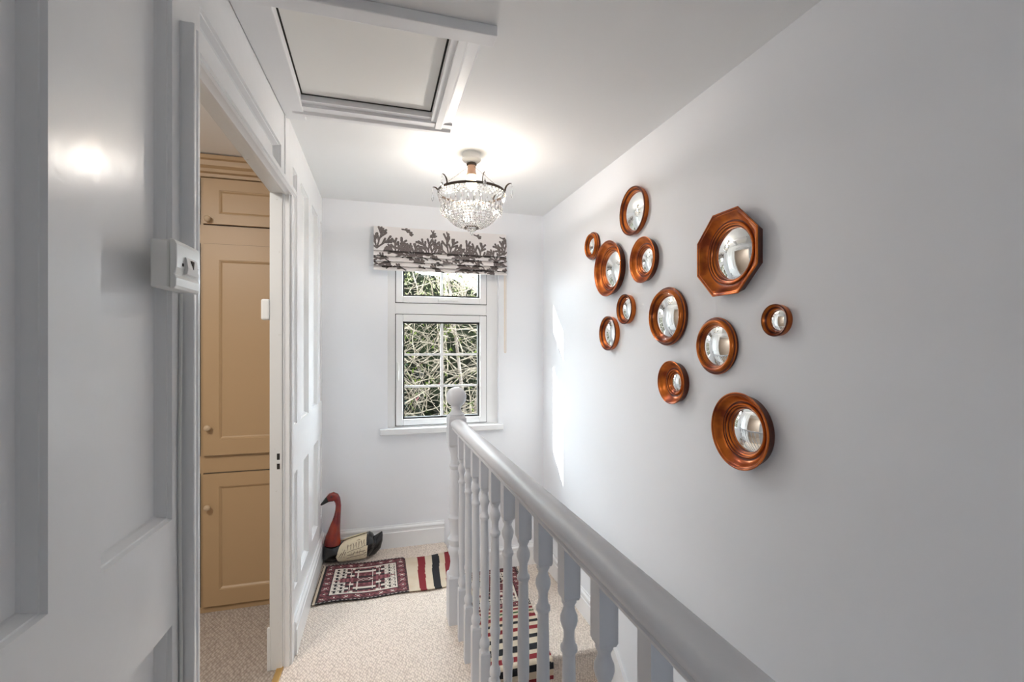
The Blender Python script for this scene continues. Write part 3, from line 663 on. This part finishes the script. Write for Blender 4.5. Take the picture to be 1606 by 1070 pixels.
def octa(mb, c, rx, h, n=6, rot=0.):      # faceted drop: point top, wide lower, point bottom
    c = Vector(c); V_ = [c+Vector((0,0,h))]; 
    for (zz, rr) in ((h*.45, .55), (-h*.25, 1.0), (-h*.65, .72)):
        for j in range(n):
            a = rot+2*math.pi*j/n; V_.append(c+Vector((rx*rr*math.cos(a), rx*rr*math.sin(a), zz)))
    V_.append(c+Vector((0,0,-h))); F = [(0, 1+(j+1) % n, 1+j) for j in range(n)]
    for L_ in range(2): F += [(1+L_*n+j, 1+L_*n+(j+1) % n, 1+(L_+1)*n+(j+1) % n, 1+(L_+1)*n+j) for j in range(n)]
    b_ = 1+2*n; F += [(b_+j, b_+(j+1) % n, len(V_)-1) for j in range(n)]
    mb.add(V_, F)
def bead(mb, c, r):
    c = Vector(c); n = 6; V_ = [c+Vector((0,0,r))]+[c+Vector((r*.9*math.cos(R(60*j)), r*.9*math.sin(R(60*j)), r*.35)) for j in range(n)]+[c+Vector((r*.9*math.cos(R(60*j)), r*.9*math.sin(R(60*j)), -r*.35)) for j in range(n)]+[c-Vector((0,0,r))]
    F = [(0,1+j,1+(j+1)%n) for j in range(n)]+[(1+j,7+j,7+(j+1)%n,1+(j+1)%n) for j in range(n)]+[(13,7+(j+1)%n,7+j) for j in range(n)]
    mb.add(V_, F)
for k in range(6):
    a = R(-84)+k*R(60); mb = MB()
    P = [pt(a, RR+.001+.030*(1-math.cos(t)), RZ+.002+.040*math.sin(t)) for t in np.linspace(0, 1.75, 9)]
    mb.tube(P, [.0045,.0050,.0052,.0050,.0045,.0040,.0035,.0028,.0018], 6, flat=.5); arm = cb(mb, 'curl_arm', 'bronze', smooth=60)
    e = P[-1]; m2 = MB(); bead(m2, e-Vector((0,0,.008)), .004); bead(m2, e-Vector((0,0,.017)), .005); octa(m2, e-Vector((0,0,.050)), .0075, .027); m2.build('hanging_drop', 'crystal', arm)
# bowl profile
def bowl(t):      # 0 at ring, 1 at the lower ring
    ang = t*math.pi/2*.88; return (RR*math.cos(ang)**.8*.985, RZ-.188*math.sin(ang)**1.12)
# upper beads (stuff), long drops (parts), lower net (stuff)
mb = MB(); N = 44
for row in range(4):
    for j in range(N):
        a = 2*math.pi*(j+.5*(row % 2))/N; r, z = RR-.003*row-.001, RZ-.012-.010*row
        bead(mb, pt(a, r, z), .0056 if row else .0072)
o = cb(mb, 'upper_bead_garland', 'crystal'); o['kind'] = 'stuff'
for j in range(30):
    a = 2*math.pi*j/30; mb = MB(); octa(mb, pt(a, RR-.022, RZ-.083), .0105, .035, 6, a); cb(mb, 'leaf_drop', 'crystal')
mb = MB()
for row in range(11):
    t = .38+.60*row/10; r, z = bowl(t); r = max(r-.004, .036); n = max(14, int(2*math.pi*r/.0135))
    for j in range(n): bead(mb, pt(2*math.pi*(j+.5*(row % 2))/n, r, z), .0055)
o = cb(mb, 'lower_bead_net', 'crystal'); o['kind'] = 'stuff'
mb = MB()
for j in range(8): bead(mb, pt(R(45*j), .020, 2.055), .008)
bead(mb, pt(0, 0, 2.050), .011); octa(mb, pt(0, 0, 2.036), .009, .014); cb(mb, 'base_rosette', 'crystal')
# fine dark wires tying the beads
mb = MB()
for j in range(22):
    a = 2*math.pi*j/22; P = [pt(a, *bowl(t)) for t in np.linspace(.02, .98, 14)]; mb.tube([Vector(p) for p in P], .00045, 3)
o = cb(mb, 'wire', 'bronze')

# ------------------------------------------------------------------ wall switch box by the near architrave
sb = thing('switch_box', 'white surface-mounted rocker switch box on the left wall beside the doorway', 'switch', NW(1.17, 1.6, 0))
u0, u1, zA, zB = 1.112, 1.222, 1.552, 1.648
f2 = lambda u, z, n: NW(u, z, n)
mb = MB(); mb.box((u0, zA, 0), (u1, zB, .034), fn=f2); mb.build('back_box', 'plastic', sb, bevel=.004)
mb = MB(); P = [(0.0,.0),(.0,.007),(.006,.011),(.020,.0115),(.026,.0085),(.040,.012),(.082,.012),(.090,.008),(.092,.0)]
mb.prism([(zA-.002+a*1.09, .035+b) for a, b in P], lambda a, b, t: NW(t, a, b), u0-.002, u1+.002); mb.build('cover', 'plastic', sb, bevel=.002)
mb = MB(); mb.prism([(.030,.010),(.032,.0165),(.045,.0185),(.066,.0150),(.068,.010)], lambda a, b, t: NW(t, zA+a, .035+b), u0+.024, u1-.036); mb.build('rocker', 'plastic', sb, bevel=.001)
mb = MB(); uu = (u0+u1)/2-.006
mb.add([NW(uu-.008,zA+.062,.0525),NW(uu+.008,zA+.062,.0525),NW(uu,zA+.044,.0545),NW(uu-.008,zA+.062,.050),NW(uu+.008,zA+.062,.050),NW(uu,zA+.044,.050)], [(0,1,2),(3,5,4),(0,3,4,1),(1,4,5,2),(2,5,3,0)])
mb.build('triangle_marking', 'dark', sb)
for ua in (u0+.012, u1-.028):
    mb = MB(); mb.box((ua, zA+.046, .0465), (ua+.004, zA+.052, .0485), fn=f2); mb.build('screw_hole', 'dark', sb)
mb = MB(); P = [NW(1.100+.004*math.sin(z*7), z, .005) for z in np.linspace(.17, 1.551, 24)]; mb.tube(P, .0035, 6)
tag(mb.build('cable', 'plastic', smooth=60), 'white cable running down beside the near architrave below the switch box', 'cable')
# small white fitting on the inner edge of the far jamb
mb = MB(); mb.box((-.012, 1.552, -.112), (.020, 1.645, -TW-.0005), fn=f2)
o = mb.build('door_catch', 'plastic', bevel=.008); tag(o, 'small white plastic fitting on the bedroom side of the far door jamb', 'fitting')

# ------------------------------------------------------------------ wardrobe in the bedroom
wr = thing('wardrobe', 'tan painted built-in wardrobe with panelled doors seen through the doorway', 'wardrobe', (-.9, 2.9, 0))
WY = 2.905
mb = MB(); mb.box((-1.42, WY+.002, 0), (-.462, YF-.001, 2.352))
mb.build('carcass', 'tan', wr)
mb = MB(); mb.prism([(WY+.003,2.345),(WY-.012,2.35),(WY-.014,2.366),(WY-.03,2.372),(WY-.034,2.388),(WY-.05,2.40),(WY-.055,2.425),(WY-.07,2.43),(WY-.07,2.45),(WY+.003,2.45)], lambda a, b, t: (t, a, b), -1.42, -.462); mb.build('cornice', 'tan', wr, smooth=20)
mb = MB(); mb.box((-1.42, WY-.004, 0), (-.462, WY+.001, .028)); mb.build('plinth', 'tan', wr)
for (x0, x1, hd) in ((-.883, -.478, 1), (-1.36, -.905, 0)):
    for (z0, z1, pb_, pt_, kz) in ((2.096, 2.340, .055, .060, 2.117), (.848, 1.988, .085, .085, 1.0), (.036, .748, .085, .07, .575)):
        mb = MB(); fn = lambda u, z, n=0: (u, WY-.018-n, z)
        panel_sheet(mb, fn, x0, x1, z0, z1, [(x0+.075, x1-.055, z0+pb_, z1-pt_)], depth=.010, sl=.014)
        for P in ([(x0,WY-.018,z0),(x0,WY,z0),(x0,WY,z1),(x0,WY-.018,z1)],[(x1,WY-.018,z0),(x1,WY,z0),(x1,WY,z1),(x1,WY-.018,z1)],[(x0,WY-.018,z0),(x1,WY-.018,z0),(x1,WY,z0),(x0,WY,z0)],[(x0,WY-.018,z1),(x1,WY-.018,z1),(x1,WY,z1),(x0,WY,z1)]): mb.add(P, [(0,1,2,3)])
        d = mb.build('door', 'tan', wr, fix=False)
        mb = MB(); kx = x0+.026; prof_ = [(.006,0),(.0065,.010),(.013,.016),(.0165,.024),(.015,.031),(.009,.035),(1e-4,.036)]
        V_ = []; n = 20
        for r_, h_ in prof_:
            for j in range(n): V_.append((kx+r_*math.cos(2*math.pi*j/n), WY-.018-h_, kz+r_*math.sin(2*math.pi*j/n)))
        mb.add(V_, [(i*n+j, i*n+(j+1) % n, (i+1)*n+(j+1) % n, (i+1)*n+j) for i in range(len(prof_)-1) for j in range(n)])
        mb.build('knob', 'tanpale', d, smooth=60)
        g = MB(); ring(g, x0-.004, x1+.004, z0-.004, z1+.004, .004, .004, .004, .004, WY-.0015, WY+.0018); g.build('painted_gap_shade', 'dark', d)  # dark strip round each door, colour standing in for gap shade

# ------------------------------------------------------------------ garden outside
M['bark'] = mat('pale_bark', (.135, .112, .085), .8, spec=0.0, var=(20, (.022, .014, .010), .45, .7)); M['bark2'] = mat('pale_grey_trunk', (0.1428, 0.1218, 0.105), .8, spec=0.0, var=(14, (0.0546, 0.042, 0.0336), .4, .65, (1, 1, .3)))
M['leaf'] = mat('fresh_leaf', (0.0462, 0.0588, 0.0105), .5, spec=0.0, var=(6, (0.0168, 0.0273, 0.0063), .4, .7)); M['leafd'] = mat('dark_leaf', (.0032, .0036, .0022), .7, spec=0.0, var=(4, (.007, .0085, .004), .45, .7))
M['leafy'] = mat('yellow_green_leaf', (.13, .13, .06), .6, spec=0.0, var=(3, (.055, .065, .045), .45, .65)); M['teal'] = mat('blue_green_leaf', (0.0063, 0.0147, 0.01344), .6, spec=0.0, var=(5, (0.021, 0.0336, 0.0315), .5, .7))
M['petal'] = mat('pink_petal', (0.1344, 0.021, 0.0252), .6); M['grass'] = mat('lawn', (0.0336, 0.063, 0.0126), .9, spec=0.0, var=(3, (0.0588, 0.084, 0.021), .4, .7))
mb = MB(); mb.box((-8, 3.64, -2.9), (9, 16, -2.8)); struct(mb.build('floor', 'grass'))
def leaf(mb, c, s, rg, mi=0):
    c = Vector(c); a = Vector((rg.gauss(0,1), rg.gauss(0,1), rg.gauss(0,1))).normalized(); b = a.cross(Vector((rg.gauss(0,1), rg.gauss(0,1), rg.gauss(0,1)))).normalized()
    n = a.cross(b)
    mb.add([c-a*s, c-a*s*.2+b*s*.36+n*s*.1, c+a*s, c-a*s*.2-b*s*.36+n*s*.1, c-a*s*.1], [(0,1,4),(1,2,4),(2,3,4),(3,0,4)], mi)
def shrub(name, label, x0, x1, y0, y1, z0, z1, nb, seed, root, ntr=1):
    rg = random.Random(seed); t = thing(name, label, 'shrub', (root[0], root[1], -2.8))
    mb = MB()
    for k in range(ntr): 
        mb.tube([(root[0]+.1*k, root[1], -2.8), (root[0]+.1*k+rg.uniform(-.1,.1), root[1], -1), (root[0]+.15*k+rg.uniform(-.2,.2), root[1]+rg.uniform(-.1,.1), .6), (root[0]+.2*k+rg.uniform(-.2,.2), root[1], z1)], [.035,.028,.019,.010], 8)
    mb.build('trunk', 'bark2', t, smooth=60)
    mb = MB(); lf = MB(); fl_ = MB()
    for k in range(nb):
        p = Vector((rg.uniform(x0, x1), rg.uniform(y0, y1), rg.uniform(z0, z1)))
        d = Vector((rg.uniform(-1,1), rg.uniform(-.35,.35), rg.uniform(-.35,.8))).normalized(); n = 7; P = [p]
        L_ = rg.uniform(.25, .7)/n
        for i in range(n): d = (d+Vector((rg.uniform(-.25,.25), rg.uniform(-.15,.15), rg.uniform(-.25,.25)))).normalized(); P.append(P[-1]+d*L_)
        P = [Vector((max(x0-.03, min(x1+.03, q.x)), max(y0, q.y), q.z)) for q in P]
        r0 = rg.choice((.0016, .002, .0025, .003, .0035, .005, .0075)); mb.tube(P, [r0*(1-.7*i/n) for i in range(n+1)], 5)
        if rg.random() < .5:
            for q in range(rg.randint(1, 5)): leaf(lf, P[rg.randint(2, n)]+Vector((rg.uniform(-.02,.02), rg.uniform(-.02,.02), rg.uniform(-.02,.02))), rg.uniform(.012, .028), rg)
        if rg.random() < .015:
            for q in range(7): leaf(fl_, P[-1]+Vector((rg.uniform(-.01,.01),)*3), .014, rg)
    o = mb.build('branches', 'bark', t, smooth=60); o['kind'] = 'stuff'
    o = lf.build('leaves', 'leaf', t, fix=False); o['kind'] = 'stuff'
    if fl_.v: o = fl_.build('blossom', 'petal', t, fix=False); o['kind'] = 'stuff'
shrub('twiggy_shrub', 'tangled twiggy shrub behind the left-hand window panes', -.32, .60, 4.15, 4.7, -.3, 1.95, 700, 11, (.06, 4.45))
shrub('twiggy_shrub', 'pale-stemmed bare shrub behind the right-hand window panes', .64, 1.75, 4.15, 4.8, -.3, 2.25, 720, 12, (.80, 4.5), 2)
def hedge(name, label, x0, x1, y0, y1, z1, m, n, seed, s):
    rg = random.Random(seed); mb = MB(); nx, nz = 26, 20
    core = MB(); V_ = []
    for i in range(nx+1):
        for j in range(nz+1):
            x = x0+(x1-x0)*i/nx; z = -2.8+(z1-.06-(.45*max(0, min(1, x-.9)) if z1 > 2.2 else 0)+2.8)*j/nz; V_.append((x, y0+.12+.10*math.sin(i*1.7+j*.9)+.08*rg.random()+(.25*(j/nz)**6), z+(.06*math.sin(i*.9) if j == nz else 0)))
    k0 = len(V_)
    V_ += [(v[0], y1, v[2]) for v in V_]
    F = [(i*(nz+1)+j, (i+1)*(nz+1)+j, (i+1)*(nz+1)+j+1, i*(nz+1)+j+1) for i in range(nx) for j in range(nz)]
    F += [tuple(k0+q for q in f[::-1]) for f in F]
    F += [(i*(nz+1)+nz, (i+1)*(nz+1)+nz, k0+(i+1)*(nz+1)+nz, k0+i*(nz+1)+nz) for i in range(nx)]
    core.add(V_, F)
    t = thing(name, label, 'hedge', ((x0+x1)/2, (y0+y1)/2, -2.8))
    core.build('hedge_core', 'leafd', t)
    for k in range(n):
        _x = rg.uniform(x0, x1); leaf(mb, (_x, y0+abs(rg.gauss(0, .1)), rg.uniform(.3, z1+.05)-(.45*max(0, min(1, _x-.9)) if z1 > 2.2 else 0)), rg.uniform(.6, 1.2)*s, rg)
    o = mb.build('leaves', m, t, fix=False); o['kind'] = 'stuff'
hedge('hedge', 'dark evergreen hedge behind the twiggy shrubs outside', -1.2, 2.6, 5.35, 6.0, 1.85, 'leafd', 5000, 5, .03)
hedge('hedge', 'yellow-green hedge further off seen through the top window', -1.5, 3.4, 7.6, 8.4, 2.78, 'leafy', 6000, 6, .035)
hedge('hedge', 'unseen dark hedge added left of the window to block low sky', -7.0, -1.25, 5.35, 6.0, 1.85, 'leafd', 2500, 15, .05)  # added out of view to keep low sky light off the right wall
rg = random.Random(9)
t = thing('bare_tree', 'bare branching tree against the sky in the top right pane', 'tree', (1.9, 6.5, -2.8))
mb = MB()
def grow(p, d, L_, r, dep):
    P = [p]; rs = [r]
    for i in range(5): d = (d+Vector((rg.uniform(-.15,.15), rg.uniform(-.1,.1), rg.uniform(-.08,.12)))).normalized(); P.append(P[-1]+d*L_/5); rs.append(r*(1-.09*(i+1)))
    mb.tube(P, rs, 5)
    if dep:
        for k in range(3 if dep > 1 else 4): grow(P[rg.randint(2, 5)], (d+Vector((rg.uniform(-1,1), rg.uniform(-.5,.5), rg.uniform(-.2,.7)))).normalized(), L_*.62, r*.55, dep-1)
grow(Vector((1.9, 6.5, -2.8)), Vector((0, 0, 1)), 4.2, .07, 1)
for k in range(9): grow(Vector((1.9+rg.uniform(-.05,.05), 6.5, rg.uniform(.8, 2.3))), Vector((rg.uniform(-1,.3), rg.uniform(-.12,.12), rg.uniform(.3,.9))).normalized(), 1.1, .018, 3)
mb.build('branches', 'bark', t, smooth=60)
# blue-green conifer at upper left
t = thing('conifer', 'blue-green conifer at the left edge of the window view', 'tree', (-.05, 5.15, -2.8))
mb = MB(); mb.tube([(-.05,5.15,-2.8),(-.05,5.15,1.75)], [.05,.015], 8); mb.build('trunk', 'bark', t)
mb = MB()
for k in range(3200):
    z = rg.uniform(-.5, 1.80); a = rg.uniform(0, 6.28); q = .36*math.sqrt(rg.random())*min(1, (1.9-z)*1.8); leaf(mb, (-.02+q*math.cos(a), 5.12+q*.6*math.sin(a), z), rg.uniform(.015, .03), rg)
o = mb.build('foliage', 'teal', t, fix=False); o['kind'] = 'stuff'
